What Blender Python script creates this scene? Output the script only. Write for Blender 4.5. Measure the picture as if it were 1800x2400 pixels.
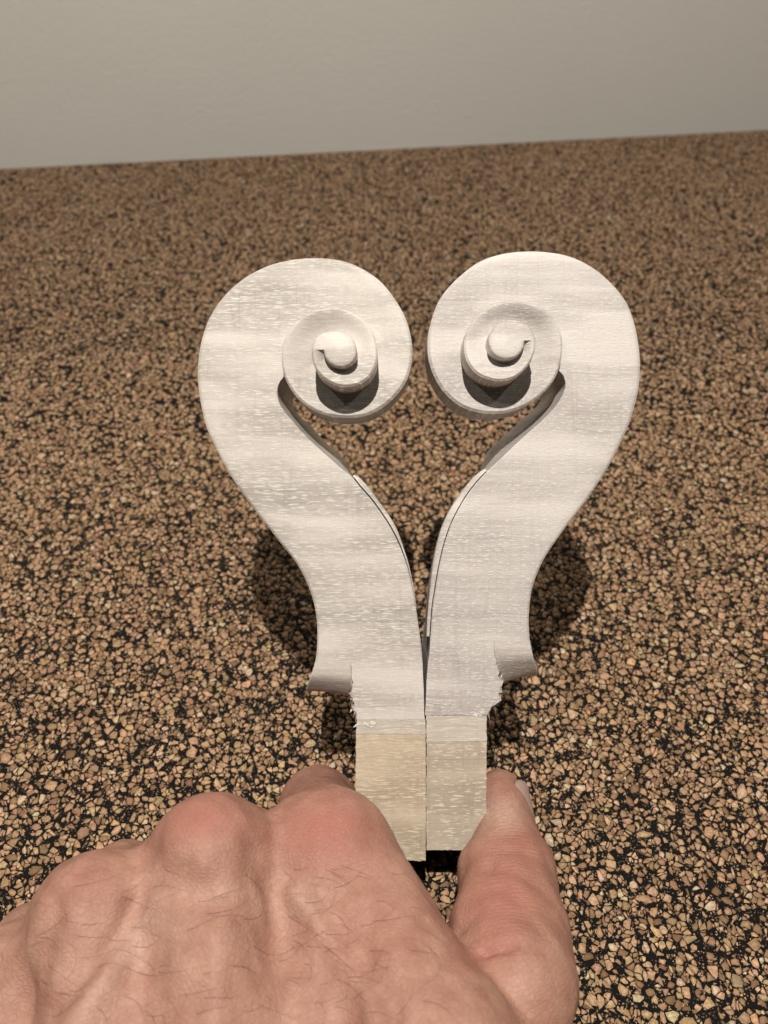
import bpy, math, random
import numpy as np
from mathutils import Matrix, Vector

for o in list(bpy.data.objects):
    bpy.data.objects.remove(o)
rng = np.random.default_rng(7)
random.seed(7)
SC = bpy.context.scene
COL = SC.collection
MM = 0.001
rad = math.radians

# ------------------------------------------------------------------ camera
F = 1803.0            # focal length in pixels of the 1800 x 2400 photograph
D = 180.0             # distance to the carved faces, mm
HCAM = 201.0          # camera height above the table, mm
PITCH = 43.0
cam = bpy.data.cameras.new("camera")
cam.sensor_fit = 'VERTICAL'
cam.sensor_height = 36.0
cam.sensor_width = 27.0
cam.lens = F / 2400 * 36.0
cam.clip_start = 0.005
cam.clip_end = 30
cam.dof.use_dof = True
cam.dof.focus_distance = (D - 2) * MM
cam.dof.aperture_fstop = 19
cam_ob = bpy.data.objects.new("camera", cam)
COL.objects.link(cam_ob)
cam_ob.location = (0, 0, HCAM * MM)
cam_ob.rotation_euler = (rad(90 - PITCH), 0, 0)
SC.camera = cam_ob

# ------------------------------------------------------------------ world and lamps
W = bpy.data.worlds.new("World")
SC.world = W
W.use_nodes = True
bg = W.node_tree.nodes['Background']
bg.inputs[0].default_value = (1.0, 0.93, 0.84, 1)
bg.inputs[1].default_value = 0.005


def lamp(name, loc, power, radius, col):
    l = bpy.data.lights.new(name, 'POINT')
    l.energy = power
    l.shadow_soft_size = radius * MM
    l.color = col
    o = bpy.data.objects.new(name, l)
    COL.objects.link(o)
    o.location = [c * MM for c in loc]
    return o


lamp("ceiling_lamp", (-22, -35, 800), 24.5, 7, (1.0, 0.935, 0.86))
lamp("ceiling_lamp", (-520, -200, 1150), 4.0, 12, (1.0, 0.92, 0.81))
lamp("ceiling_lamp", (520, -200, 1150), 4.0, 12, (1.0, 0.92, 0.81))
lamp("fill_lamp", (150, -1500, 1300), 3.0, 350, (1.0, 0.95, 0.84))  # added soft fill from behind the camera, mainly to brighten the wall

SC.view_settings.view_transform = 'Standard'
SC.view_settings.look = 'None'
SC.view_settings.exposure = 0
SC.view_settings.gamma = 1
SC.render.engine = 'CYCLES'
SC.cycles.use_denoising = True
SC.cycles.max_bounces = 5
SC.cycles.diffuse_bounces = 1

# ------------------------------------------------------------------ helpers
# view frame: x right, y up, z towards the camera; the origin lies D mm ahead of the camera
Rv = Matrix.Rotation(rad(90 - PITCH), 4, 'X')
AX = np.array([0, math.cos(rad(PITCH)), -math.sin(rad(PITCH))])
UP = np.array([0, math.sin(rad(PITCH)), math.cos(rad(PITCH))])
ORI = np.array([0, 0, HCAM]) + D * AX


def to_world(p):
    p = np.asarray(p, float)
    return ORI + np.outer(p[..., 0], [1, 0, 0]).reshape(p.shape) + p[..., 1:2] * UP - p[..., 2:3] * AX


def px2v(px, z=0.0):
    """photo pixels -> view frame mm on the plane at height z"""
    px = np.asarray(px, float)
    z = np.asarray(z, float)
    k = (D - z) / F
    return np.stack([(px[..., 0] - 900) * k, (1200 - px[..., 1]) * k, z + 0 * px[..., 0]], -1)


def mesh_obj(name, V, faces, mat, parent=None, smooth=True, origin=(0, 0, 0), label=None, kind=None, sharp=0):
    me = bpy.data.meshes.new(name)
    V = (np.asarray(V, float) - np.asarray(origin, float)) * MM
    if isinstance(faces, np.ndarray):
        n, k = faces.shape
        me.vertices.add(len(V))
        me.vertices.foreach_set('co', V.astype(np.float32).ravel())
        me.loops.add(n * k)
        me.loops.foreach_set('vertex_index', faces.astype(np.int32).ravel())
        me.polygons.add(n)
        me.polygons.foreach_set('loop_start', (np.arange(n) * k).astype(np.int32))
        me.polygons.foreach_set('loop_total', np.full(n, k, np.int32))
        me.update(calc_edges=True)
    else:
        me.from_pydata(V.tolist(), [], faces)
        me.update()
    if smooth is True:
        me.shade_smooth()
        if sharp:
            me.set_sharp_from_angle(angle=rad(sharp))
    if mat is not None:
        me.materials.append(mat)
    o = bpy.data.objects.new(name, me)
    COL.objects.link(o)
    if parent:
        o.parent = parent
    if label:
        o['label'] = label
    if kind:
        o['kind'] = kind
    return o


def thing(name, label, cat, base, group=None):
    """an Empty at the thing's base, turned like the view frame"""
    o = bpy.data.objects.new(name, None)
    COL.objects.link(o)
    o.empty_display_size = 0.01
    w = to_world(np.array([base], float))[0]
    o.location = [c * MM for c in w]
    o.rotation_euler = (rad(90 - PITCH), 0, 0)
    o['label'] = label
    o['category'] = cat
    if group:
        o['group'] = group
    return o


def gsmooth(a, s):
    """gaussian smoothing of rows, end points kept"""
    if s <= 0:
        return a
    n = int(3 * s) + 1
    k = np.exp(-0.5 * (np.arange(-n, n + 1) / s) ** 2)
    k /= k.sum()
    out = np.empty_like(a)
    for c in range(a.shape[1]):
        e = np.concatenate([2 * a[0, c] - a[n:0:-1, c], a[:, c], 2 * a[-1, c] - a[-2:-n - 2:-1, c]])
        out[:, c] = np.convolve(e, k, 'valid')
    return out


def spline(pts, step, sig=0):
    """Catmull-Rom through pts, resampled every `step` px"""
    P = np.asarray(pts, float)
    P = np.vstack([2 * P[0] - P[1], P, 2 * P[-1] - P[-2]])
    out = []
    for i in range(1, len(P) - 2):
        t = np.linspace(0, 1, 24, endpoint=False)[:, None]
        a, b, c, d = P[i - 1], P[i], P[i + 1], P[i + 2]
        out.append(0.5 * (2 * b + (c - a) * t + (2 * a - 5 * b + 4 * c - d) * t ** 2 + (3 * b - a - 3 * c + d) * t ** 3))
    out.append(P[-2:-1])
    Q = np.vstack(out)
    s = np.concatenate([[0], np.cumsum(np.linalg.norm(np.diff(Q, axis=0), axis=1))])
    n = max(2, int(round(s[-1] / step)) + 1)
    u = np.linspace(0, s[-1], n)
    R = np.stack([np.interp(u, s, Q[:, k]) for k in range(2)], 1)
    return gsmooth(R, sig / (s[-1] / (n - 1))) if sig else R


def resample(Q, n):
    s = np.concatenate([[0], np.cumsum(np.linalg.norm(np.diff(Q, axis=0), axis=1))])
    u = np.linspace(0, s[-1], n)
    return np.stack([np.interp(u, s, Q[:, k]) for k in range(2)], 1)


def grid_faces(nr, nc, flip=False, off=0):
    i = np.arange(nr - 1)[:, None] * nc + np.arange(nc - 1)[None, :]
    f = np.stack([i, i + 1, i + nc + 1, i + nc], -1).reshape(-1, 4) + off
    return f[:, ::-1] if flip else f


# ------------------------------------------------------------------ materials
def new_mat(name):
    m = bpy.data.materials.new(name)
    m.use_nodes = True
    nt = m.node_tree
    b = nt.nodes['Principled BSDF']
    return m, nt, b


class NB:
    """small node-building helper"""
    def __init__(s, nt):
        s.nt = nt
        s.co = nt.nodes.new('ShaderNodeTexCoord').outputs['Object']

    def n(s, t, **kw):
        x = s.nt.nodes.new(t)
        for k, v in kw.items():
            setattr(x, k, v)
        return x

    def link(s, a, b):
        s.nt.links.new(a, b)

    def mapping(s, scale, rot=(0, 0, 0), loc=(0, 0, 0), src=None):
        m = s.n('ShaderNodeMapping')
        m.inputs['Scale'].default_value = [c * 1000 for c in scale]
        m.inputs['Rotation'].default_value = rot
        m.inputs['Location'].default_value = loc
        s.link(src or s.co, m.inputs['Vector'])
        return m.outputs[0]

    def noise(s, vec, scale=1.0, detail=2.0, rough=0.5, dist=0.0):
        x = s.n('ShaderNodeTexNoise')
        x.inputs['Scale'].default_value = scale
        x.inputs['Detail'].default_value = detail
        x.inputs['Roughness'].default_value = rough
        x.inputs['Distortion'].default_value = dist
        s.link(vec, x.inputs['Vector'])
        return x.outputs['Fac']

    def ramp(s, fac, stops):
        r = s.n('ShaderNodeValToRGB')
        e = r.color_ramp.elements
        while len(e) > 1:
            e.remove(e[-1])
        e[0].position, c = stops[0][0], stops[0][1]
        e[0].color = c if isinstance(c, tuple) else (c, c, c, 1)
        for p, c in stops[1:]:
            x = e.new(p)
            x.color = c if isinstance(c, tuple) else (c, c, c, 1)
        s.link(fac, r.inputs[0])
        return r.outputs[0]

    def math(s, op, a, b=None, clamp=False):
        m = s.n('ShaderNodeMath', operation=op, use_clamp=clamp)
        for i, v in enumerate((a, b)):
            if v is None:
                continue
            if isinstance(v, (int, float)):
                m.inputs[i].default_value = v
            else:
                s.link(v, m.inputs[i])
        return m.outputs[0]

    def mix(s, fac, a, b, blend='MIX'):
        m = s.n('ShaderNodeMix', data_type='RGBA', blend_type=blend)
        for sock, v in ((m.inputs[0], fac), (m.inputs[6], a), (m.inputs[7], b)):
            if isinstance(v, (int, float)):
                sock.default_value = v
            elif isinstance(v, tuple):
                sock.default_value = v
            else:
                s.link(v, sock)
        return m.outputs[2]

    def bump(s, h, strength, dist_mm, normal=None):
        b = s.n('ShaderNodeBump')
        b.inputs['Strength'].default_value = strength
        b.inputs['Distance'].default_value = dist_mm * MM
        s.link(h, b.inputs['Height'])
        if normal is not None:
            s.link(normal, b.inputs['Normal'])
        return b.outputs[0]


def rgb(r, g, b):
    return (r, g, b, 1)


def wood(name, base, dark, fleck, tilt, flen, fthick, thr, seed, flame=0.5, famount=0.85, bump=0.25):
    """sawn and scraped maple: short ray flecks across, faint growth lines along, broad flame bands"""
    m, nt, b = new_mat(name)
    k = NB(nt)
    rot = (0, 0, tilt)
    # ray flecks bend a little
    wob = k.noise(k.mapping((0.10, 0.07, 0.06), loc=(seed, 1, 2)), 1, 3)
    add = k.n('ShaderNodeVectorMath', operation='MULTIPLY_ADD')
    cmb = k.n('ShaderNodeCombineXYZ')
    k.link(wob, cmb.inputs[1])
    k.link(cmb.outputs[0], add.inputs[0])
    add.inputs[1].default_value = (0, 0.0015, 0)
    k.link(k.co, add.inputs[2])
    src = add.outputs[0]
    band = k.noise(k.mapping((0.02, 0.11, 0.05), rot, (seed * 2, 0, 0), src), 1, 2)
    zone = k.noise(k.mapping((0.05, 0.10, 0.06), rot, (seed * 5, 2, 0), src), 1, 2, 0.5)
    dens = k.ramp(zone, [(0.34, thr * 0.5), (0.62, thr)])

    def flecks(cl, ct, off, r_lo, r_hi):
        """separate lens-shaped flecks, one to a cell, some cells empty"""
        v = k.n('ShaderNodeTexVoronoi', feature='F1', voronoi_dimensions='2D')
        k.link(k.mapping((1 / cl, 1 / ct, 1), rot, (seed + off, off * 3, 0), src), v.inputs['Vector'])
        v.inputs['Scale'].default_value = 1
        sp = k.n('ShaderNodeSeparateColor')
        k.link(v.outputs['Color'], sp.inputs[0])
        r0 = k.math('ADD', r_lo, k.math('MULTIPLY', sp.outputs[1], r_hi - r_lo))
        m_ = k.math('DIVIDE', k.math('SUBTRACT', r0, v.outputs['Distance']), k.math('MULTIPLY', r0, 0.45), clamp=True)
        on = k.math('LESS_THAN', sp.outputs[0], dens)
        st = k.math('ADD', 0.45, k.math('MULTIPLY', sp.outputs[2], 0.55))
        return k.math('MULTIPLY', k.math('MULTIPLY', m_, on), st)
    fl = k.math('MAXIMUM', flecks(flen, fthick, 1.0, 0.18, 0.36), flecks(flen * 0.6, fthick * 0.7, 5.0, 0.16, 0.34))
    fine = k.noise(k.mapping((0.10, 4.2, 0.5), rot, (seed, 7, 0), src), 1, 3, 0.6)
    pores = k.noise(k.mapping((3.6, 0.25, 0.5), (0, 0, 0), (seed, 2, 0)), 1, 2, 0.6)
    rings = k.noise(k.mapping((0.30, 0.012, 0.2), (0, 0, 0.02), (seed, 9, 0)), 1, 1, 0.4)
    ringl = k.ramp(rings, [(0.47, 0.0), (0.5, 1.0), (0.53, 0.0)])
    c = k.mix(k.ramp(fine, [(0.33, 0.0), (0.68, 1.0)]), rgb(*dark), rgb(*base))
    fine2 = k.noise(k.mapping((0.06, 2.3, 0.4), rot, (seed, 17, 0), src), 1, 3, 0.65)
    c = k.mix(k.ramp(fine2, [(0.37, 0.8), (0.49, 0.0)]), c, rgb(*[x * 0.85 for x in dark]))
    c = k.mix(k.ramp(fine2, [(0.53, 0.0), (0.66, 0.4)]), c, rgb(*[min(0.85, x * 1.2) for x in base]))
    mid = k.noise(k.mapping((0.05, 0.16, 0.1), rot, (seed * 3, 5, 0), src), 1, 3, 0.55)
    c = k.mix(k.ramp(mid, [(0.40, 0.30), (0.62, 0.0)]), c, rgb(*[x * 0.86 for x in dark]))
    c = k.mix(k.ramp(pores, [(0.5, 0.0), (0.8, 0.28)]), c, rgb(*[x * 0.80 for x in dark]))
    c = k.mix(k.math('MULTIPLY', ringl, 0.34), c, rgb(*[x * 0.72 for x in dark]))
    flm = k.ramp(band, [(0.36, 0.0), (0.50, 0.35), (0.62, 1.0)])
    spark = k.ramp(k.noise(k.mapping((1.6, 2.6, 1.0), rot, (seed, 8, 8)), 1, 2, 0.6), [(0.50, 0.0), (0.66, 1.0)])
    c = k.mix(k.math('MULTIPLY', flm, flame), c, rgb(*[min(0.86, x * 1.34) for x in base]))  # flame figure, with its shimmer put into the colour as lighter bands
    c = k.mix(k.math('MULTIPLY', k.math('MULTIPLY', spark, flm), 0.55 * flame), c, rgb(*fleck))  # sparkle within the bright bands, painted as pale dots
    flw = k.math('SUBTRACT', 1.0, k.math('MULTIPLY', flm, 0.55))
    c = k.mix(k.math('MULTIPLY', k.math('MULTIPLY', fl, flw), famount), c, rgb(*fleck))
    k.link(c, b.inputs['Base Color'])
    r = k.math('SUBTRACT', 0.62, k.math('MULTIPLY', flm, 0.14))
    k.link(r, b.inputs['Roughness'])
    b.inputs['Specular IOR Level'].default_value = 0.35
    h = k.math('ADD', k.math('MULTIPLY', fine, 0.5), k.math('MULTIPLY', fl, 0.8))
    tool = k.noise(k.mapping((0.5, 0.9, 0.5), (0, 0, 0.3), (seed, 4, 4)), 1, 2)
    h = k.math('ADD', h, k.math('MULTIPLY', tool, 1.5))
    k.link(k.bump(h, bump, 0.12), b.inputs['Normal'])
    return m


WL = wood('maple_left', (0.62, 0.57, 0.52), (0.485, 0.437, 0.39), (0.90, 0.87, 0.775), -0.13, 4.6, 0.60, 0.85, 11, flame=0.75, famount=0.85)
WR = wood('maple_right', (0.65, 0.60, 0.56), (0.525, 0.475, 0.44), (0.89, 0.86, 0.79), 0.22, 2.5, 0.60, 0.75, 27, flame=0.65, famount=0.75, bump=0.5)
RAWL = wood('raw_maple_left', (0.60, 0.495, 0.37), (0.49, 0.39, 0.28), (0.87, 0.79, 0.61), -0.02, 5.5, 0.62, 0.95, 41)
RAWR = wood('raw_maple_right', (0.56, 0.475, 0.38), (0.46, 0.38, 0.30), (0.87, 0.80, 0.66), -0.08, 4.2, 0.75, 0.85, 55)
SAW = wood('sawn_maple', (0.69, 0.62, 0.53), (0.61, 0.54, 0.455), (0.83, 0.77, 0.65), 0.03, 6.0, 0.6, 0.7, 63)
TORN = wood('torn_maple', (0.80, 0.75, 0.66), (0.72, 0.66, 0.57), (0.86, 0.82, 0.74), 1.4, 2.0, 0.3, 0.55, 71, bump=0.2)


def skin_mat():
    m, nt, b = new_mat('skin')
    k = NB(nt)
    at = k.n('ShaderNodeAttribute', attribute_name='red')
    at2 = k.n('ShaderNodeAttribute', attribute_name='pale')
    wr = k.n('ShaderNodeAttribute', attribute_name='wrinkle')
    v0 = k.n('ShaderNodeTexVoronoi', feature='DISTANCE_TO_EDGE')
    k.link(k.mapping((0.75, 1.25, 0.75), (0, 0, 0.5)), v0.inputs['Vector'])
    v0.inputs['Scale'].default_value = 1
    cells0 = v0.outputs['Distance']
    mott = k.noise(k.mapping((0.16, 0.16, 0.16)), 1, 4, 0.6)
    mott2 = k.noise(k.mapping((0.9, 0.9, 0.9)), 1, 3, 0.6)
    c = k.mix(k.ramp(mott, [(0.3, 0.0), (0.7, 1.0)]), rgb(0.385, 0.190, 0.138), rgb(0.555, 0.325, 0.245))
    c = k.mix(k.math('MULTIPLY', at.outputs['Fac'], k.ramp(mott, [(0.25, 0.5), (0.7, 1.0)])), c, rgb(0.43, 0.130, 0.100))
    c = k.mix(k.math('MULTIPLY', at2.outputs['Fac'], 0.8), c, rgb(0.66, 0.45, 0.355))
    c = k.mix(k.ramp(cells0, [(0.0, 0.20), (0.14, 0.0)]), c, rgb(0.36, 0.165, 0.11))
    c = k.mix(k.ramp(mott2, [(0.45, 0.0), (0.70, 0.40)]), c, rgb(0.40, 0.195, 0.125))
    k.link(c, b.inputs['Base Color'])
    b.inputs['Roughness'].default_value = 0.48
    b.inputs['Specular IOR Level'].default_value = 0.35
    b.inputs['Subsurface Weight'].default_value = 0.06
    b.inputs['Subsurface Radius'].default_value = (1.0, 0.4, 0.2)
    b.inputs['Subsurface Scale'].default_value = 0.0016
    # cell-like skin relief, fine creases and, where the joints fold, wrinkles across
    v = k.n('ShaderNodeTexVoronoi', feature='DISTANCE_TO_EDGE')
    wv = k.mapping((0.75, 1.25, 0.75), (0, 0, 0.5))
    k.link(wv, v.inputs['Vector'])
    v.inputs['Scale'].default_value = 1
    cells = k.ramp(v.outputs['Distance'], [(0.0, 0.0), (0.22, 1.0)])
    ridg = k.n('ShaderNodeTexNoise', noise_type='RIDGED_MULTIFRACTAL') if False else None
    wdist = k.noise(k.mapping((0.16, 0.3, 0.2)), 1, 2)
    sep = k.n('ShaderNodeSeparateXYZ')
    k.link(k.mapping((1, 1, 1)), sep.inputs[0])
    yy = k.math('ADD', k.math('MULTIPLY', sep.outputs[1], -0.5),
                k.math('ADD', k.math('MULTIPLY', sep.outputs[2], 0.95), k.math('MULTIPLY', wdist, 1.6)))
    saw = k.math('ABSOLUTE', k.math('SUBTRACT', k.math('FRACT', yy), 0.5))
    wl = k.ramp(saw, [(0.0, 0.0), (0.16, 1.0)])
    wrk = k.math('MULTIPLY', wr.outputs['Fac'], wl)
    grain = k.noise(k.mapping((2.8, 2.8, 2.8)), 1, 3, 0.7)
    h = k.math('ADD', k.math('MULTIPLY', cells, 0.35), k.math('MULTIPLY', grain, 0.7))
    n1 = k.bump(h, 0.65, 0.26)
    n2 = k.bump(wrk, 0.40, 0.25, n1)
    k.link(n2, b.inputs['Normal'])
    return m


SKIN = skin_mat()
NAIL, _nt, _b = new_mat('nail')
_k = NB(_nt)
_c = _k.mix(_k.ramp(_k.noise(_k.mapping((0.5, 0.5, 0.5)), 1, 2), [(0.3, 0.0), (0.7, 1.0)]), rgb(0.50, 0.34, 0.29), rgb(0.58, 0.42, 0.36))
_k.link(_c, _b.inputs['Base Color'])
_b.inputs['Roughness'].default_value = 0.32
HAIR, _nt, _b = new_mat('hair')
_b.inputs['Base Color'].default_value = rgb(0.10, 0.055, 0.03)
_b.inputs['Roughness'].default_value = 0.5


def chip_mat():
    m, nt, b = new_mat('cork')
    k = NB(nt)
    a = k.n('ShaderNodeAttribute', attribute_name='tint')
    g = k.noise(k.mapping((1.3, 1.3, 1.3)), 1, 4, 0.65)
    c = k.mix(k.ramp(g, [(0.36, 0.60), (0.62, 0.0)]), a.outputs['Color'], rgb(0.21, 0.115, 0.055))
    s = k.noise(k.mapping((4, 4, 4)), 1, 2, 0.6)
    c = k.mix(k.ramp(s, [(0.58, 0.0), (0.75, 0.35)]), c, rgb(0.13, 0.07, 0.035))
    k.link(c, b.inputs['Base Color'])
    b.inputs['Roughness'].default_value = 0.62
    b.inputs['Specular IOR Level'].default_value = 0.3
    k.link(k.bump(k.math('ADD', g, s), 0.5, 0.12), b.inputs['Normal'])
    return m


CORK = chip_mat()


def rubber_mat():
    m, nt, b = new_mat('black_rubber')
    k = NB(nt)
    g = k.noise(k.mapping((2.5, 2.5, 2.5)), 1, 3, 0.7)
    k.link(k.mix(g, rgb(0.004, 0.004, 0.004), rgb(0.014, 0.012, 0.011)), b.inputs['Base Color'])
    b.inputs['Roughness'].default_value = 0.7
    b.inputs['Specular IOR Level'].default_value = 0.12
    k.link(k.bump(g, 0.8, 0.3), b.inputs['Normal'])
    return m


RUBBER = rubber_mat()


def far_cork_mat():
    m, nt, b = new_mat('cork_rubber')
    k = NB(nt)
    v = k.n('ShaderNodeTexVoronoi', feature='F1')
    k.link(k.mapping((0.58, 0.58, 0.58)), v.inputs['Vector'])
    v.inputs['Scale'].default_value = 1
    e = k.n('ShaderNodeTexVoronoi', feature='DISTANCE_TO_EDGE')
    k.link(k.mapping((0.58, 0.58, 0.58)), e.inputs['Vector'])
    e.inputs['Scale'].default_value = 1
    sep = k.n('ShaderNodeSeparateColor')
    k.link(v.outputs['Color'], sep.inputs[0])
    c = k.mix(sep.outputs[0], rgb(0.28, 0.165, 0.092), rgb(0.72, 0.48, 0.295))
    edge = k.ramp(e.outputs['Distance'], [(0.04, 0.0), (0.07, 1.0)])
    drop = k.ramp(sep.outputs[1], [(0.09, 0.0), (0.10, 1.0)])
    c = k.mix(k.math('MULTIPLY', edge, drop), rgb(0.013, 0.012, 0.011), c)
    k.link(c, b.inputs['Base Color'])
    b.inputs['Roughness'].default_value = 0.6
    k.link(k.bump(edge, 0.6, 0.2), b.inputs['Normal'])
    return m


FARCORK = far_cork_mat()


def wall_mat():
    m, nt, b = new_mat('wall_paint')
    k = NB(nt)
    big = k.noise(k.mapping((0.01, 0.01, 0.01)), 1, 3)
    k.link(k.mix(big, rgb(0.68, 0.665, 0.61), rgb(0.73, 0.715, 0.66)), b.inputs['Base Color'])
    b.inputs['Roughness'].default_value = 0.55
    b.inputs['Specular IOR Level'].default_value = 0.3
    fine = k.noise(k.mapping((0.30, 0.30, 0.30)), 1, 4, 0.65)
    brush = k.noise(k.mapping((0.02, 0.02, 0.35), (0, 0.05, 0)), 1, 3, 0.6)
    v = k.n('ShaderNodeTexVoronoi', feature='F1')
    k.link(k.mapping((0.06, 0.06, 0.06)), v.inputs['Vector'])
    v.inputs['Scale'].default_value = 1
    nib = k.ramp(v.outputs['Distance'], [(0.0, 1.0), (0.07, 0.0)])
    h = k.math('ADD', k.math('MULTIPLY', fine, 0.9), k.math('MULTIPLY', k.math('MULTIPLY', brush, k.ramp(big, [(0.52, 0.0), (0.70, 1.0)])), 0.35))
    h = k.math('ADD', h, k.math('MULTIPLY', nib, 0.9))
    k.link(k.bump(h, 0.5, 0.8), b.inputs['Normal'])
    return m


WALLP = wall_mat()

# ------------------------------------------------------------------ wall and table
WA = np.array([-254.0, 526.0]) * HCAM / 181
WB = np.array([283.0, 607.0]) * HCAM / 181
wd = (WB - WA) / np.linalg.norm(WB - WA)
wn = np.array([-wd[1], wd[0]])                    # away from the camera
WM = (WA + WB) / 2


def wall_y(x):
    return WM[1] + (x - WM[0]) * wd[1] / wd[0]


def build_wall():
    V = []
    nx, nz = 60, 30
    a, c = -1100.0, 1100.0
    r2 = np.random.default_rng(3)
    for j in range(nz):
        for i in range(nx):
            s = a + (c - a) * i / (nx - 1)
            p = WM + wd * s + wn * r2.normal(0, 0.10)
            V.append((p[0], p[1], -3 + 903 * j / (nz - 1)))
    f = grid_faces(nz, nx)
    V += [V[i] for i in range(nx)] + [V[(nz - 1) * nx + i] for i in range(nx)] + [V[j * nx] for j in range(nz)] + [V[j * nx + nx - 1] for j in range(nz)]
    lo_, hi_ = nz * nx, nz * nx + nx
    nb = len(V)
    for s, z in ((a, -3), (c, -3), (c, 900), (a, 900)):
        p = WM + wd * s + wn * 60
        V.append((p[0], p[1], z))
    faces = [tuple(x) for x in f.tolist()] + [(nb, nb + 3, nb + 2, nb + 1),
             
             tuple([hi_ + 2 * 0 + i for i in range(nx)]) + (nb + 2, nb + 3),
             tuple([lo_ + i for i in range(nx)][::-1]) + (nb, nb + 1),
             tuple([hi_ + nx + j for j in range(nz)]) + (nb + 3, nb),
             tuple([hi_ + nx + nz + j for j in range(nz)][::-1]) + (nb + 1, nb + 2)]
    mesh_obj('wall', V, faces, WALLP, kind='structure')


build_wall()


def half_w(y):
    return 0.50 * y + 76


Y0, Y1 = -10.0, WM[1] + 70


def build_table():
    """slab of cork and rubber: bare rubber under the built granules, coarser beyond the view"""
    ya, yb = Y0, Y1 + 20
    V = [(-half_w(ya), ya, 0), (half_w(ya), ya, 0), (half_w(yb), yb, 0), (-half_w(yb), yb, 0),
         (-1200, -400, 0), (1200, -400, 0), (1200, 900, 0), (-1200, 900, 0),
         (-1200, -400, -25), (1200, -400, -25), (1200, 900, -25), (-1200, 900, -25)]
    faces = [(0, 1, 2, 3), (4, 5, 1, 0), (5, 6, 2, 1), (6, 7, 3, 2), (7, 4, 0, 3),
             (8, 9, 5, 4), (9, 10, 6, 5), (10, 11, 7, 6), (11, 8, 4, 7), (11, 10, 9, 8)]
    o = mesh_obj('tabletop', V, faces, RUBBER, smooth=False, kind='structure')
    o.data.materials.append(FARCORK)
    for p in o.data.polygons:
        if p.index:
            p.material_index = 1
    return o


TABLE = build_table()


def proj(Pw):
    """world mm -> photo px and depth"""
    q = np.asarray(Pw, float) - np.array([0, 0, HCAM])
    d = q @ AX
    return 900 + F * q[:, 0] / d, 1200 - F * (q @ UP) / d, d


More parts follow.
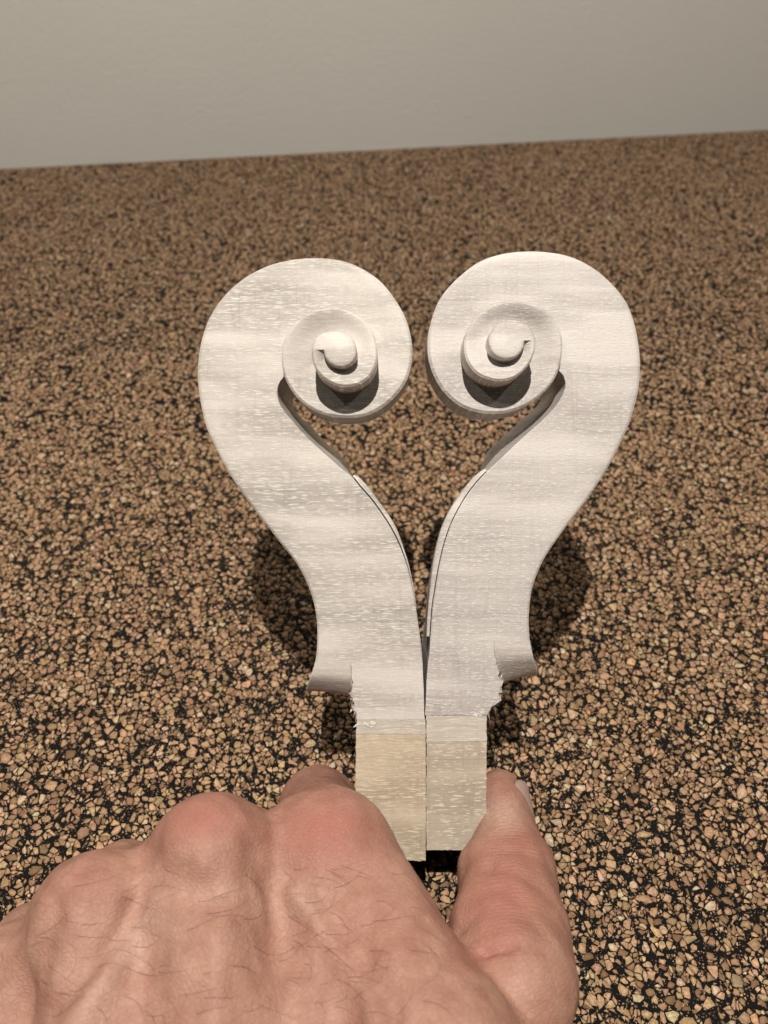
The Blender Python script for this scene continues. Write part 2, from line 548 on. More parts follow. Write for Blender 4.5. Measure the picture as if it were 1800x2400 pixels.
def build_cork():
    r = np.random.default_rng(5)
    dens = 0.39                                   # chips per square mm
    xm = half_w(Y1)
    n = int(2 * xm * (Y1 - Y0) * dens)
    P = np.stack([r.uniform(-xm, xm, n), r.uniform(Y0, Y1, n)], 1)
    P = P[(np.abs(P[:, 0]) < half_w(P[:, 1])) & (P[:, 1] < wall_y(P[:, 0]) + 1)]
    n = len(P)
    wgt = np.exp(r.normal(0, 0.70, n))
    g = 2.7
    cx = ((P[:, 0] + xm) / g).astype(int) + 1
    cy = ((P[:, 1] - Y0) / g).astype(int) + 1
    NX, NY, CAP = cx.max() + 2, cy.max() + 2, 10
    cell = np.full((NX, NY, CAP), -1, np.int64)
    key = cx * NY + cy
    order = np.argsort(key, kind='stable')
    ks = key[order]
    start = np.r_[0, np.flatnonzero(np.diff(ks)) + 1]
    rank = np.arange(n) - np.repeat(start, np.diff(np.r_[start, n]))
    ok = rank < CAP
    cell[cx[order][ok], cy[order][ok], rank[ok]] = order[ok]
    K = 21
    th = np.arange(K)[None, :] * (2 * np.pi / K) + r.uniform(0, 6.28, (n, 1))
    # blunt limits on how long a chip can be, so black rubber is left where cells are wide
    big = np.exp(r.normal(math.log(1.55), 0.34, n))
    asp = r.uniform(0.55, 1.0, n)
    ang = r.uniform(0, np.pi, n)
    ca = np.cos(th - ang[:, None])
    sa = np.sin(th - ang[:, None])
    rr = big[:, None] / np.sqrt((ca) ** 2 + (sa / asp[:, None]) ** 2)
    for lo in range(0, n, 4000):
        sl = slice(lo, min(n, lo + 4000))
        idx = np.concatenate([cell[cx[sl] + dx, cy[sl] + dy] for dx in (-1, 0, 1) for dy in (-1, 0, 1)], 1)
        me = np.arange(sl.start, sl.stop)[:, None]
        bad = (idx < 0) | (idx == me)
        dv = P[idx] - P[sl][:, None, :]
        d = np.linalg.norm(dv, axis=2)
        d[bad] = 99
        keep = np.argpartition(d, 16, axis=1)[:, :16]
        d = np.take_along_axis(d, keep, 1)
        dv = np.take_along_axis(dv, keep[:, :, None], 1)
        j = np.take_along_axis(idx, keep, 1)
        w = wgt[sl][:, None] / (wgt[sl][:, None] + wgt[j])
        dist = d * w
        ux, uy = dv[..., 0] / d, dv[..., 1] / d
        cosb = ux[:, :, None] * np.cos(th[sl])[:, None, :] + uy[:, :, None] * np.sin(th[sl])[:, None, :]
        lim = np.where(cosb > 0.12, dist[:, :, None] / np.maximum(cosb, 0.12), 99)
        rr[sl] = np.minimum(rr[sl], lim.min(1))
    # keep the corners: the longest of every three rays
    pk = np.sort(rr.reshape(n, 7, 3).argmax(2) + 3 * np.arange(7)[None, :], 1)
    th = np.take_along_axis(th, pk, 1)
    rr = np.take_along_axis(rr, pk, 1)
    K = 7
    gap = r.uniform(0.04, 0.10, (n, 1))
    rr = np.maximum(rr - gap, 0.04) * (1 + r.uniform(-0.16, 0.03, (n, K)))
    mean = rr.mean(1)
    # patches poor in cork
    low = np.sin(P[:, 0] * 0.31 + 2 * np.sin(P[:, 1] * 0.17)) * np.sin(P[:, 1] * 0.37 + 1.7 * np.sin(P[:, 0] * 0.21))
    keepc = (mean > 0.13) & (r.uniform(0, 1, n) > 0.035 + 0.07 * (low > 0.3))
    P, rr, th, mean = P[keepc], rr[keepc], th[keepc], mean[keepc]
    n = len(P)
    hz = r.uniform(0.09, 0.24, n) * np.clip(mean / 0.6, 0.5, 1.3)
    tx, ty = r.normal(0, 0.08, n), r.normal(0, 0.08, n)
    cs, sn = np.cos(th), np.sin(th)
    xo, yo = rr * cs, rr * sn
    base = np.stack([P[:, :1] + xo, P[:, 1:] + yo, np.full_like(xo, -0.02)], -1)
    ins = 0.95
    top = np.stack([P[:, :1] + xo * ins, P[:, 1:] + yo * ins,
                    np.maximum(hz[:, None] + tx[:, None] * xo + ty[:, None] * yo, 0.05)], -1)
    # tint of every chip
    t = r.beta(1.8, 1.35, n)[:, None]
    c0, c1, c2 = np.array([0.23, 0.128, 0.064]), np.array([0.84, 0.545, 0.32]), np.array([0.86, 0.72, 0.52])
    tint = c0 * (1 - t) + c1 * t
    pale = (r.uniform(0, 1, n) < 0.07)[:, None]
    tint = np.where(pale, c1 * 0.45 + c2 * 0.55, tint)
    tint *= 1 + r.normal(0, 0.05, (n, 3))
    px, py, dep = proj(np.c_[P, np.zeros(n)])
    size = mean / dep
    inside = (px > 20) & (px < 1780) & (py < 2385)
    hand = (py > 1830) & (px < 1360)
    scroll = (py > 560) & (py < 2050) & (px > 440) & (px < 1520)
    score = np.where(inside & ~hand & ~scroll, size, 0)
    pick = np.argsort(-score)[:300]
    single = np.zeros(n, bool)
    single[pick] = True
    near = P[:, 1] < 330

    def emit(sel, name, sides, kind=None):
        m = int(sel.sum())
        if sides:
            V = np.concatenate([base[sel], top[sel]], 1).reshape(-1, 3)
            o = np.arange(m)[:, None, None] * (2 * K)
            q = np.arange(K)
            side = np.stack([q, (q + 1) % K, (q + 1) % K + K, q + K], 1)[None] + o
            cap = (np.arange(K) + K)[None, :] + o[:, :, 0]
            loops = np.concatenate([side.reshape(m, -1), cap], 1).ravel()
            tot = np.tile(np.r_[np.full(K, 4), K], m)
            vpt = 2 * K
        else:
            ev = np.arange(0, K, 2) if K % 2 == 0 else np.arange(K)
            ev = np.array([0, 1, 3, 4, 6])
            kk = len(ev)
            V = np.concatenate([base[sel][:, ev], top[sel][:, ev]], 1).reshape(-1, 3)
            o = np.arange(m)[:, None, None] * (2 * kk)
            q = np.arange(kk)
            side = np.stack([q, (q + 1) % kk, (q + 1) % kk + kk, q + kk], 1)[None] + o
            cap = (np.arange(kk) + kk)[None, :] + o[:, :, 0]
            loops = np.concatenate([side.reshape(m, -1), cap], 1).ravel()
            tot = np.tile(np.r_[np.full(kk, 4), kk], m)
            vpt = 2 * kk
        me = bpy.data.meshes.new(name)
        me.vertices.add(len(V))
        me.vertices.foreach_set('co', (V * MM).astype(np.float32).ravel())
        me.loops.add(len(loops))
        me.loops.foreach_set('vertex_index', loops.astype(np.int32))
        me.polygons.add(len(tot))
        st = np.r_[0, np.cumsum(tot)[:-1]]
        me.polygons.foreach_set('loop_start', st.astype(np.int32))
        me.polygons.foreach_set('loop_total', tot.astype(np.int32))
        me.update(calc_edges=True)
        at = me.attributes.new('tint', 'FLOAT_COLOR', 'POINT')
        cc = np.c_[tint[sel], np.ones(m)].repeat(vpt, 0)
        at.data.foreach_set('color', cc.astype(np.float32).ravel())
        me.materials.append(CORK)
        ob = bpy.data.objects.new(name, me)
        COL.objects.link(ob)
        ob.parent = TABLE
        if kind:
            ob['kind'] = kind
        return ob

    emit(~single & near, 'cork_granules', True, 'stuff')
    emit(~single & ~near, 'far_cork_granules', False, 'stuff')
    for i in pick:
        s = np.zeros(n, bool)
        s[i] = True
        emit(s, 'cork_granule', True)
    # crumbs in the gaps
    Q = []
    for m, ya, yb in ((210000, Y0, 260.0), (60000, 260.0, Y1 - 60)):
        xm = half_w(yb)
        Q.append(np.stack([r.uniform(-xm, xm, m), r.uniform(ya, yb, m)], 1))
    Q = np.concatenate(Q)
    Q = Q[np.abs(Q[:, 0]) < half_w(Q[:, 1])]
    m = len(Q)
    a = r.uniform(0, 6.28, (m, 1)) + np.array([0, 1.4, 3.2, 4.6])[None] + r.uniform(-0.4, 0.4, (m, 4))
    s = np.exp(r.normal(math.log(0.18), 0.5, (m, 1))) * r.uniform(0.5, 1.3, (m, 4))
    V = np.stack([Q[:, :1] + s * np.cos(a), Q[:, 1:] + s * np.sin(a), 0.03 + 0.08 * r.uniform(0, 1, (m, 4))], -1).reshape(-1, 3)
    ob = mesh_obj('cork_crumbs', V, np.arange(4 * m).reshape(-1, 4), CORK, TABLE, smooth=False, kind='stuff')
    at = ob.data.attributes.new('tint', 'FLOAT_COLOR', 'POINT')
    tt = r.uniform(0.10, 1.0, (m, 1)) ** 1.5 * np.array([0.62, 0.43, 0.25])
    at.data.foreach_set('color', np.c_[tt, np.ones(m)].repeat(4, 0).astype(np.float32).ravel())


build_cork()

# ------------------------------------------------------------------ the two carved scrolls
TH = 25.0


def z1(*p):
    return [(400 + x / 2.765, 550 + y / 2.765) for x, y in p]


def z2(*p):
    return [(950 + x / 2.765, 550 + y / 2.765) for x, y in p]


def z3(*p):
    return [(550 + x / 3.16, 1050 + y / 3.16) for x, y in p]


def z4(*p):
    return [(900 + x / 3.016, 1050 + y / 3.016) for x, y in p]


LEFT = dict(
    outer=z3((594, 1590), (605, 1520), (610, 1430), (610, 1330), (600, 1230), (580, 1130), (550, 1040), (500, 930), (440, 830),
             (350, 720), (250, 590), (150, 460), (60, 340), (0, 255)) +
    z1((350, 1500), (280, 1360), (235, 1260), (200, 1130), (180, 1000), (173, 900), (180, 790), (200, 680), (240, 560),
       (300, 455), (390, 350), (500, 265), (620, 205), (740, 170), (860, 153), (960, 150), (1060, 158), (1160, 182), (1270, 235),
       (1370, 310), (1450, 410), (1510, 510), (1550, 620), (1567, 730), (1562, 830), (1535, 930), (1480, 1020), (1400, 1100),
       (1310, 1155), (1220, 1182), (1120, 1186), (1020, 1172), (930, 1140), (850, 1085), (790, 1020), (745, 940), (722, 860),
       (717, 790), (725, 720), (750, 650), (800, 580), (870, 520), (950, 485), (1030, 473), (1110, 478), (1190, 510),
       (1260, 560), (1310, 630), (1335, 710), (1342, 790), (1325, 860), (1290, 920), (1230, 965), (1150, 985), (1080, 978),
       (1010, 945), (950, 890), (920, 820), (913, 750), (928, 690), (965, 648), (1020, 630), (1080, 627), (1140, 642),
       (1185, 680), (1205, 735), (1205, 785), (1170, 838), (1110, 862), (1045, 845), (1002, 800), (990, 745)),
    inner=z3((1392, 1590), (1380, 1450), (1365, 1340), (1345, 1200), (1325, 1080), (1300, 960), (1270, 850), (1220, 720),
             (1160, 600), (1090, 490), (1010, 380), (930, 290), (870, 215), (800, 160), (720, 90)) +
    z1((900, 1330), (800, 1220), (740, 1150), (700, 1080), (690, 1010), (705, 955), (724, 932)),
    centre=z1((1100, 745))[0],
    ledge=z3((880, 202), (915, 218), (980, 290), (1060, 400), (1130, 500), (1190, 600), (1240, 730), (1280, 850), (1305, 950),
             (1328, 1060), (1346, 1180)),
    chin_l=z3((594, 1590), (580, 1640), (560, 1695), (538, 1755), (528, 1788), (545, 1800)),
    chin_r=z3((862, 1590), (866, 1660), (868, 1740), (858, 1800), (848, 1826), (842, 1836)),
    jag=z3((862, 1590), (868, 1640), (866, 1700), (874, 1735), (868, 1770), (850, 1832), (866, 1852), (862, 1885), (880, 1905),
           (858, 1935), (876, 1955), (902, 1962), (898, 2000), (906, 2012)),
    right=z3((1392, 1590), (1397, 1700), (1402, 1800), (1404, 1900), (1405, 2012)),
    band=[(837, 1687), (997, 1687), (998, 1721), (834, 1720)],
    block=[(834, 1721), (998, 1722), (998.5, 1850), (998, 2018), (900, 2017), (834, 2016), (833, 1850)],
)
RIGHT = dict(
    outer=z4((1032, 1360), (1028, 1300), (1025, 1220), (1030, 1120), (1045, 1010), (1080, 900), (1130, 790), (1200, 680),
             (1300, 540), (1400, 410), (1500, 270), (1585, 135)) +
    z2((1400, 1340), (1450, 1230), (1490, 1100), (1515, 980), (1523, 850), (1515, 730), (1490, 590), (1440, 450),
       (1360, 340), (1260, 245), (1150, 175), (1030, 130), (900, 110), (790, 107), (680, 115), (570, 138), (460, 185), (360, 260),
       (270, 350), (210, 440), (170, 550), (148, 650), (145, 760), (165, 860), (210, 960), (270, 1040), (350, 1105), (450, 1145),
       (560, 1160), (670, 1150), (780, 1110), (870, 1050), (940, 980), (985, 900), (1012, 810), (1020, 720), (1010, 640),
       (970, 560), (910, 490), (830, 450), (740, 428), (650, 430), (560, 455), (480, 510), (420, 580), (388, 660), (380, 740),
       (400, 820), (450, 890), (520, 930), (610, 948), (700, 930), (770, 880), (820, 810), (845, 720), (832, 640), (790, 588),
       (725, 558), (660, 554), (595, 580), (548, 638), (535, 700), (555, 760), (600, 797), (660, 810), (720, 792), (762, 740),
       (772, 685)),
    inner=z4((328, 1360), (335, 1250), (345, 1120), (365, 990), (385, 870), (410, 750), (440, 640), (480, 530), (530, 430),
             (590, 330), (660, 240), (745, 150), (830, 70)) +
    z2((790, 1290), (870, 1220), (940, 1150), (990, 1090), (1030, 1015), (1040, 960),
       (1022, 908)),
    centre=z2((655, 685))[0],
    ledge=z4((722, 152), (700, 158), (620, 230), (540, 340), (470, 450), (420, 560), (385, 680), (360, 800), (340, 930), (325, 1060),
             (310, 1200), (302, 1330)),
    chin_l=z4((1032, 1360), (1042, 1420), (1058, 1490), (1078, 1545), (1084, 1590), (1078, 1606)),
    chin_r=z4((775, 1360), (780, 1450), (800, 1540), (822, 1600), (836, 1645), (842, 1660)),
    jag=z4((775, 1360), (778, 1450), (792, 1500), (826, 1570), (812, 1600), (850, 1655), (828, 1690), (846, 1725), (818, 1750), (838, 1775),
           (812, 1800), (780, 1822), (756, 1832), (752, 1862), (730, 1888)),
    right=z4((328, 1360), (320, 1450), (310, 1520), (300, 1650), (295, 1800), (290, 1888)),
    band=[(1140.5, 1677), (999, 1677), (999, 1738), (1141, 1737)],
    block=[(1141, 1738), (999.5, 1738), (999, 1870), (999.5, 1993), (1070, 1993), (1141, 1992), (1140, 1860)],
)

HK = np.array([[-900, 0], [150, 0], [270, .3], [360, .9], [450, 1.9], [512, 2.5], [540, 3.4], [630, 5.6], [720, 8.0], [810, 10.2], [900, 11.1], [1260, 11.9]])
DK = np.array([[-900, 0], [150, 0], [270, .5], [360, 1.2], [450, 1.9], [540, 1.8], [630, 1.6], [720, 1.7], [810, 1.6], [870, 1.3], [893, .5], [900, .1], [1300, 0]])


def Hf(p):
    return np.interp(p, HK[:, 0], HK[:, 1])


def Df(p):
    return np.interp(p, DK[:, 0], DK[:, 1])


def plate(name, outline, bev, ztop, zbot, mat, parent, base, flip, rough=None):
    """extruded outline with a rounded upper edge; bev (px) may vary from point to point"""
    O = np.asarray(outline, float)
    n = len(O)
    nx = np.roll(O, -1, 0) - O
    pv = O - np.roll(O, 1, 0)
    t = nx / np.linalg.norm(nx, axis=1)[:, None] + pv / np.linalg.norm(pv, axis=1)[:, None]
    t /= np.linalg.norm(t, axis=1)[:, None] + 1e-9
    area = 0.5 * np.sum(O[:, 0] * np.roll(O[:, 1], -1) - np.roll(O[:, 0], -1) * O[:, 1])
    nrm = np.stack([-t[:, 1], t[:, 0]], 1) * np.sign(area)     # inward
    bev = np.asarray(bev, float) * np.ones(n)
    zt = ztop + (np.zeros(n) if rough is None else np.asarray(rough))
    bz = np.maximum(bev / 10.0, 0.002)
    r0 = px2v(O, ztop)
    r0[:, 2] = zbot
    r1 = px2v(O, ztop)
    r1[:, 2] = np.minimum(zt, ztop) - bz
    r2 = px2v(O + nrm * bev[:, None] * 0.3, ztop)
    r2[:, 2] = np.minimum(zt, ztop) - 0.3 * bz
    r3 = px2v(O + nrm * np.maximum(bev, 0.02)[:, None], ztop)
    V = np.vstack([r0, r1, r2, r3])
    faces = []
    for k in range(3):
        for i in range(n):
            j = (i + 1) % n
            q = (k * n + i, k * n + j, (k + 1) * n + j, (k + 1) * n + i)
            faces.append(q)
    faces.append(tuple(range(3 * n, 4 * n)))
    faces.append(tuple(range(n))[::-1])
    if area > 0:                     # y is down in the photograph
        faces = [f[::-1] for f in faces]
    ob = mesh_obj(name, V, faces, mat, parent, smooth=False, origin=base)
    return ob


def build_scroll(S, mat, raw, torn_seed, label, flip, group):
    sx = -1 if flip else 1

    def mir(p):
        p = np.asarray(p, float).copy()
        if flip:
            p[:, 0] = 1800 - p[:, 0]
        return p
    blk = np.asarray(S['block'])
    base = px2v(np.array([[(blk[:, 0].min() + blk[:, 0].max()) / 2, blk[:, 1].max()]]))[0]
    base[2] = -13.0
    root = thing('violin_scroll', label, 'scroll', base, group)
    O = spline(mir(S['outer']), 3.0, 5)
    I = spline(mir(S['inner']), 3.0, 6)
    c = mir([S['centre']])[0]
    ph = np.degrees(np.unwrap(np.arctan2(O[:, 1] - c[1], O[:, 0] - c[0])))
    # the end of the curve is known: the left of the eye, 1260 degrees
    ph += 1260 - ph[-1] + (np.degrees(math.atan2(O[-1, 1] - c[1], O[-1, 0] - c[0])) - 180 + 180) % 360 - 180
    rr = np.linalg.norm(O - c, axis=1)
    tt = I[-1] - c
    pht = np.degrees(math.atan2(tt[1], tt[0])) % 360          # angle of the throat
    near = np.flatnonzero((ph[:-1] < pht) & (ph[1:] >= pht))
    i0 = near[-1] + 1 if len(near) else 0
    Ob, phs, rs = O[:i0 + 1], ph[i0:], np.maximum.accumulate(rr[i0:][::-1])[::-1] if False else rr[i0:]
    phs = np.maximum.accumulate(phs + np.arange(len(phs)) * 1e-6)

    def rad_at(p):
        return np.interp(p, phs, rs)

    def at(p):
        r = rad_at(p)
        return np.stack([c[0] + r * np.cos(np.radians(p)), c[1] + r * np.sin(np.radians(p))], -1)
    nb = 150
    Pb = resample(Ob, nb)
    Ib = resample(I, nb)
    pe = 900.0
    ps = np.arange(pht + 1.5, pe + 0.01, 2.2)
    ps[-1] = pe
    Po, Io = at(ps), at(ps + 360)
    P = np.vstack([Pb, Po])
    Q = np.vstack([Ib, Io])
    phi = np.r_[np.full(nb, 0.0), ps]
    nt = len(P)
    body = np.arange(nt) < nb
    H, dip = Hf(phi), Df(phi)
    H[body], dip[body] = 0, 0
    dv = Q - P
    w = np.linalg.norm(dv, axis=1)
    dv = dv / w[:, None]
    ch = np.where(body, 6.0, np.interp(phi, [150, 360, 540, 900], [7, 7, 5.5, 5]))     # rim chamfer, px
    ch = np.minimum(ch, w * 0.3)
    zo = np.where(body | (phi < pht + 358), np.where(body, -TH, np.interp(phi, [150, 200, 300, 520], [-TH, -20, -13, -10])), Hf(phi - 360) - Df(phi - 360) - 0.6)
    rows = []

    def row(pt, z):
        v = px2v(pt, np.maximum(z, -3.0))
        if np.any(z < -3):
            v = px2v(pt, 0 * z + np.minimum(H, 14))        # walls go straight down from the rim
            v[:, 2] = z
        rows.append(v)

    def wallrow(z):
        v = px2v(P, H)
        v[:, 2] = z
        rows.append(v)
    wallrow(zo)
    cz = ch / 10 * 0.9
    wallrow(np.minimum(H - cz - 0.5, H - cz - 0.0) * 1.0)
    wallrow(H - cz)
    for a, b_ in ((0.14, 0.80), (0.70, 0.22), (0.85, 0.08), (1.0, 0.0)):
        rows.append(px2v(P + dv * (ch * a)[:, None], H - cz * b_))
    ci = np.where(body, 3.5, 0.0)
    if True:
        f = np.clip((np.arange(nt) - nb + 12) / 12.0, 0, 1)
        ci = ci * (1 - np.where(body, f, 0)) + 0.01
    NS = 12
    for s in np.linspace(0, 1, NS + 1)[1:]:
        pt = P + dv * (ch + (w - ch - ci) * s)[:, None]
        z = H - dip * (s ** 1.3 * (1.0 + 0.25 * math.sin(math.pi * s)))
        rows.append(px2v(pt, z))
    zf = H - dip
    last = px2v(Q, zf)
    v = last.copy()
    v[:, 2] = np.where(body, zf - ci / 10 * 0.7, zf - 0.02)
    rows.append(v)
    v = last.copy()
    pin = px2v(Q + dv * 3.0, zf)
    v = np.where(body[:, None], last, pin)
    v[:, 2] = np.where(body, -0.9, zf - 0.03)
    rows.append(v)
    v = v.copy()
    v[:, 2] = np.where(body, -TH, zf - 0.05)
    v[:, :2] += np.where(body[:, None], 0, (px2v(Q + dv * 2, zf) - px2v(Q, zf))[:, :2])
    fl_ = np.where(body, np.interp(np.arange(nt) / nb, [0.61, 0.69, 0.86, 0.97], [0, 1, 1, 0.2]), 0)
    v[:, :2] += (px2v(Q + dv * 27, zf) - px2v(Q, zf))[:, :2] * fl_[:, None]
    rows.append(v)
    A = np.stack(rows, 1)                                   # nt x nr x 3
    nr = A.shape[1]
    # soften the tool-cut surface very slightly
    V = A.reshape(-1, 3)
    Fq = grid_faces(nt, nr, flip=False)
    # underside
    extra, ef = [], []
    nV = len(V)
    cpt = px2v(c[None], 0.0)[0]
    cpt[2] = -10
    for i in range(nt - 1):
        if body[i]:
            ef.append((i * nr + nr - 1, i * nr, (i + 1) * nr, (i + 1) * nr + nr - 1) if body[i + 1] else (i * nr + nr - 1, i * nr, (i + 1) * nr, (i + 1) * nr))
        elif phi[i] < pht + 356:
            ef.append((nV, i * nr, (i + 1) * nr, nV))
    V = np.vstack([V, cpt[None]])
    faces = [tuple(q) for q in Fq.tolist()] + [tuple(dict.fromkeys(q)) for q in ef]
    if flip:
        V[:, 0] *= -1
    else:
        faces = [q[::-1] for q in faces]
    faces = [q[::-1] for q in faces]
    # split: the pegbox with the first turn, then the raised inner turn
    cut = int(np.searchsorted(phi[nb:], pht + 360)) + nb
    fa = [q for q in faces if min(q) // nr < cut or max(q) == nV]
    fb = [q for q in faces if not (min(q) // nr < cut or max(q) == nV)]

    def sub(fs, name):
        ids = np.unique(np.concatenate([np.array(q) for q in fs]))
        mp = {int(a): k for k, a in enumerate(ids)}
        return mesh_obj(name, V[ids], [tuple(mp[x] for x in q) for q in fs], mat, root, origin=base, sharp=26)
    pb = sub(fa, 'pegbox')
    vol = sub(fb, 'volute')
    # eye
    pe2 = np.linspace(900, 1260, 90)
    E = at(pe2)
    He = Hf(pe2)
    zb = Hf(pe2 - 360) - Df(pe2 - 360) - 0.5
    er = []
    v = px2v(E, He)
    v[:, 2] = zb
    er.append(v)
    for fr, dz in ((1.0, 1.5), (1.0, 0.75), (0.97, 0.38), (0.92, 0.16), (0.84, 0.04), (0.65, -0.04), (0.45, -0.09), (0.22, -0.12), (0.001, -0.13)):
        zz = He - dz
        if dz < 0.3:
            zz = He * fr + 11.75 * (1 - fr) - dz
        er.append(px2v(c + (E - c) * fr, zz))
    Ev = np.stack(er, 1)
    nE = Ev.shape[1]
    Evf = Ev.reshape(-1, 3)
    if flip:
        Evf[:, 0] *= -1
    mesh_obj('eye', Evf, grid_faces(len(pe2), nE, flip=flip), mat, root, origin=base, sharp=40)
    # pegbox edge that shows beside the cheek, one step lower
    Lg = spline(mir(S['ledge']), 3.0, 3)
    nl = len(Lg)
    k0 = np.argmin(np.linalg.norm(I - Lg[0], axis=1))
    k1 = np.argmin(np.linalg.norm(I - Lg[-1], axis=1))
    Il = resample(I[min(k0, k1):max(k0, k1) + 1], nl)
    if k0 > k1:
        Il = Il[::-1]
    inn = Il + (Il - Lg) * 0.0
    dd = Lg - Il
    Lg = Lg + dd / (np.linalg.norm(dd, axis=1)[:, None] + 1e-6) * 3.0 * np.sin(np.linspace(0.35, math.pi, nl))[:, None]
    dn = dd / (np.linalg.norm(dd, axis=1)[:, None] + 1e-6)
    zt = -1.1
    rws = []
    v = px2v(inn + dn * np.minimum(3.0, 0.35 * np.linalg.norm(Lg - Il, axis=1))[:, None], zt)
    rws.append(v)
    v = px2v(Lg - dn * 1.0, zt)
    rws.append(v)
    v = px2v(Lg + dn * 0.6, zt)
    v[:, 2] = zt - 0.35
    rws.append(v)
    v = px2v(Lg - dn * 16, zt)
    v[:, 2] = -TH + 1
    rws.append(v)
    Lv = np.stack(rws, 1)
    Lv = np.concatenate([Lv[:1] * 1.0, Lv], 0)
    Lv[0, :, 2] = -TH + 1
    Lf = Lv.reshape(-1, 3)
    if flip:
        Lf[:, 0] *= -1
    mesh_obj('pegbox_ledge', Lf, grid_faces(len(Lv), 4, flip=not flip), mat, root, smooth=False, origin=base)
    # chin: the flared end that rolls away from the cheek
    cl = spline(mir(S['chin_l']), 1.5, 1.5)
    cr = spline(mir(S['chin_r']), 1.5, 1.5)
    nv, nu = 26, 20
    cl, cr = resample(cl, nv), resample(cr, nv)
    s = np.linspace(0, 1, nv)
    zc = -np.interp(s, [0, .2, .4, .5, .6, .75, .9, 1.0], [0, .12, .55, .95, 1.6, 2.9, 4.6, 6.2])
    g = []
    for j in range(nv):
        u = np.linspace(0, 1, nu)[:, None]
        pt = cl[j] * (1 - u) + cr[j] * u
        sag = 3.0 * np.sin(np.pi * u[:, 0]) * s[j]
        pt[:, 1] -= sag
        v = px2v(pt, zc[j] + 0 * u[:, 0])
        # towards the rim the roll is a little shallower
        v[:, 2] += 0.5 * s[j] * np.exp(-u[:, 0] * nu / 1.5)
        g.append(v)
    e = g[-1].copy()
    e[:, 1] += 1.5
    e[:, 2] = -TH
    g.append(e)
    # outer rim wall
    G = np.stack(g, 0)
    wl = G[:, :1].copy()
    wl[:, :, 2] = -TH
    wl2 = G[:, -1:].copy()
    wl2[:, :, 2] = -TH
    G = np.concatenate([wl, G, wl2], 1)
    Gf = G.reshape(-1, 3)
    if flip:
        Gf[:, 0] *= -1
    ch_ob = mesh_obj('chin', Gf, grid_faces(G.shape[0], G.shape[1], flip=not flip), mat, root, origin=base)
    for q in ch_ob.data.polygons:
        pass
    # neck root with its torn edge
    rg = np.random.default_rng(torn_seed)
    J = np.asarray(S['jag'], float)
    Jd = resample(J, 34)
    amp = np.clip((Jd[:, 1] - J[0, 1] - 32) / 25, 0, 1)[:, None]
    Jd[1:-1] += (gsmooth(rg.normal(0, 1.5, Jd.shape), 0.7) * amp)[1:-1]
    Rr = np.asarray(S['right'], float)
    outl = np.vstack([Jd, Rr[::-1]])
    bev = np.r_[np.abs(rg.normal(3.0, 3.0, len(Jd))) * amp[:, 0], np.full(len(Rr), 2.5)]
    bev[0] = bev[len(Jd) - 1] = bev[len(Jd)] = bev[-1] = 0
    rough = np.r_[-np.abs(rg.normal(0.5, 1.0, len(Jd))) * amp[:, 0], np.zeros(len(Rr))]
    nk = plate('neck_root', outl, bev, 0.0, -27.5, mat, root, base, flip, rough)
    # splinters along the tear
    sv, sf = [], []
    for k in range(36):
        j = rg.integers(8, len(Jd) - 1)
        p = px2v(Jd[j:j + 1] + rg.normal(0, 1.5, (1, 2)), 0)[0]
        p[2] = -rg.uniform(0.0, 9.0)
        L = rg.uniform(0.3, 1.0)
        a = rg.normal(-math.pi / 2, 0.5)
        d = np.array([math.cos(a), math.sin(a), rg.normal(0, 0.5)]) * L
        sd = np.array([-math.sin(a), math.cos(a), 0]) * rg.uniform(0.12, 0.35)
        up = np.array([0, 0, rg.uniform(0.1, 0.3)])
        b0 = len(sv)
        sv += [p - sd, p + sd, p + up, p + d]
        sf += [(b0, b0 + 1, b0 + 3), (b0 + 1, b0 + 2, b0 + 3), (b0 + 2, b0, b0 + 3), (b0, b0 + 2, b0 + 1)]
    # long fibres, and flakes lifted where the saw broke through
    for k in range(40):
        j = rg.integers(10, len(Jd) - 1)
        p = px2v(Jd[j:j + 1] + np.array([[rg.uniform(-2, 6) if not flip else rg.uniform(-6, 2), rg.uniform(-8, 8)]]), 0)[0]
        p[2] = rg.uniform(-6.0, 0.1)
        L = rg.uniform(0.8, 2.6)
        a = rg.normal(-math.pi / 2, 0.22)
        d = np.array([math.cos(a), math.sin(a), rg.normal(0.0, 0.25)]) * L
        sd = np.array([1, 0, 0]) * rg.uniform(0.05, 0.14)
        b0 = len(sv)
        sv += [p - sd, p + sd, p + np.array([0, 0, 0.15]), p + d]
        sf += [(b0, b0 + 1, b0 + 3), (b0 + 1, b0 + 2, b0 + 3), (b0 + 2, b0, b0 + 3), (b0, b0 + 2, b0 + 1)]
    c0 = np.array([862.0, 1700.0]) if not flip else np.array([1118.0, 1672.0])
    for k in range(9 if not flip else 3):
        q0 = c0 + rg.normal(0, 1, 2) * (13, 5)
        p = px2v(q0[None], 0)[0] + np.array([0, 0, rg.uniform(0.0, 0.12)])
        n_ = 6
        b0 = len(sv)
        rad_ = rg.uniform(0.45, 1.1)
        for a in np.sort(rg.uniform(0, 6.28, n_)):
            sv.append(p + rad_ * rg.uniform(0.5, 1.2) * np.array([1.3 * math.cos(a), 0.7 * math.sin(a), rg.normal(0.05, 0.05)]))
        sv.append(p + np.array([0, 0, -0.45]))
        sf.append(tuple(range(b0, b0 + n_)))
        for a in range(n_):
            sf.append((b0 + (a + 1) % n_, b0 + a, b0 + n_))
    if flip:
        pass
    so = mesh_obj('splinters', sv, sf, TORN, nk, smooth=False, origin=base, kind='stuff')
    B = np.asarray(S['band'], float)
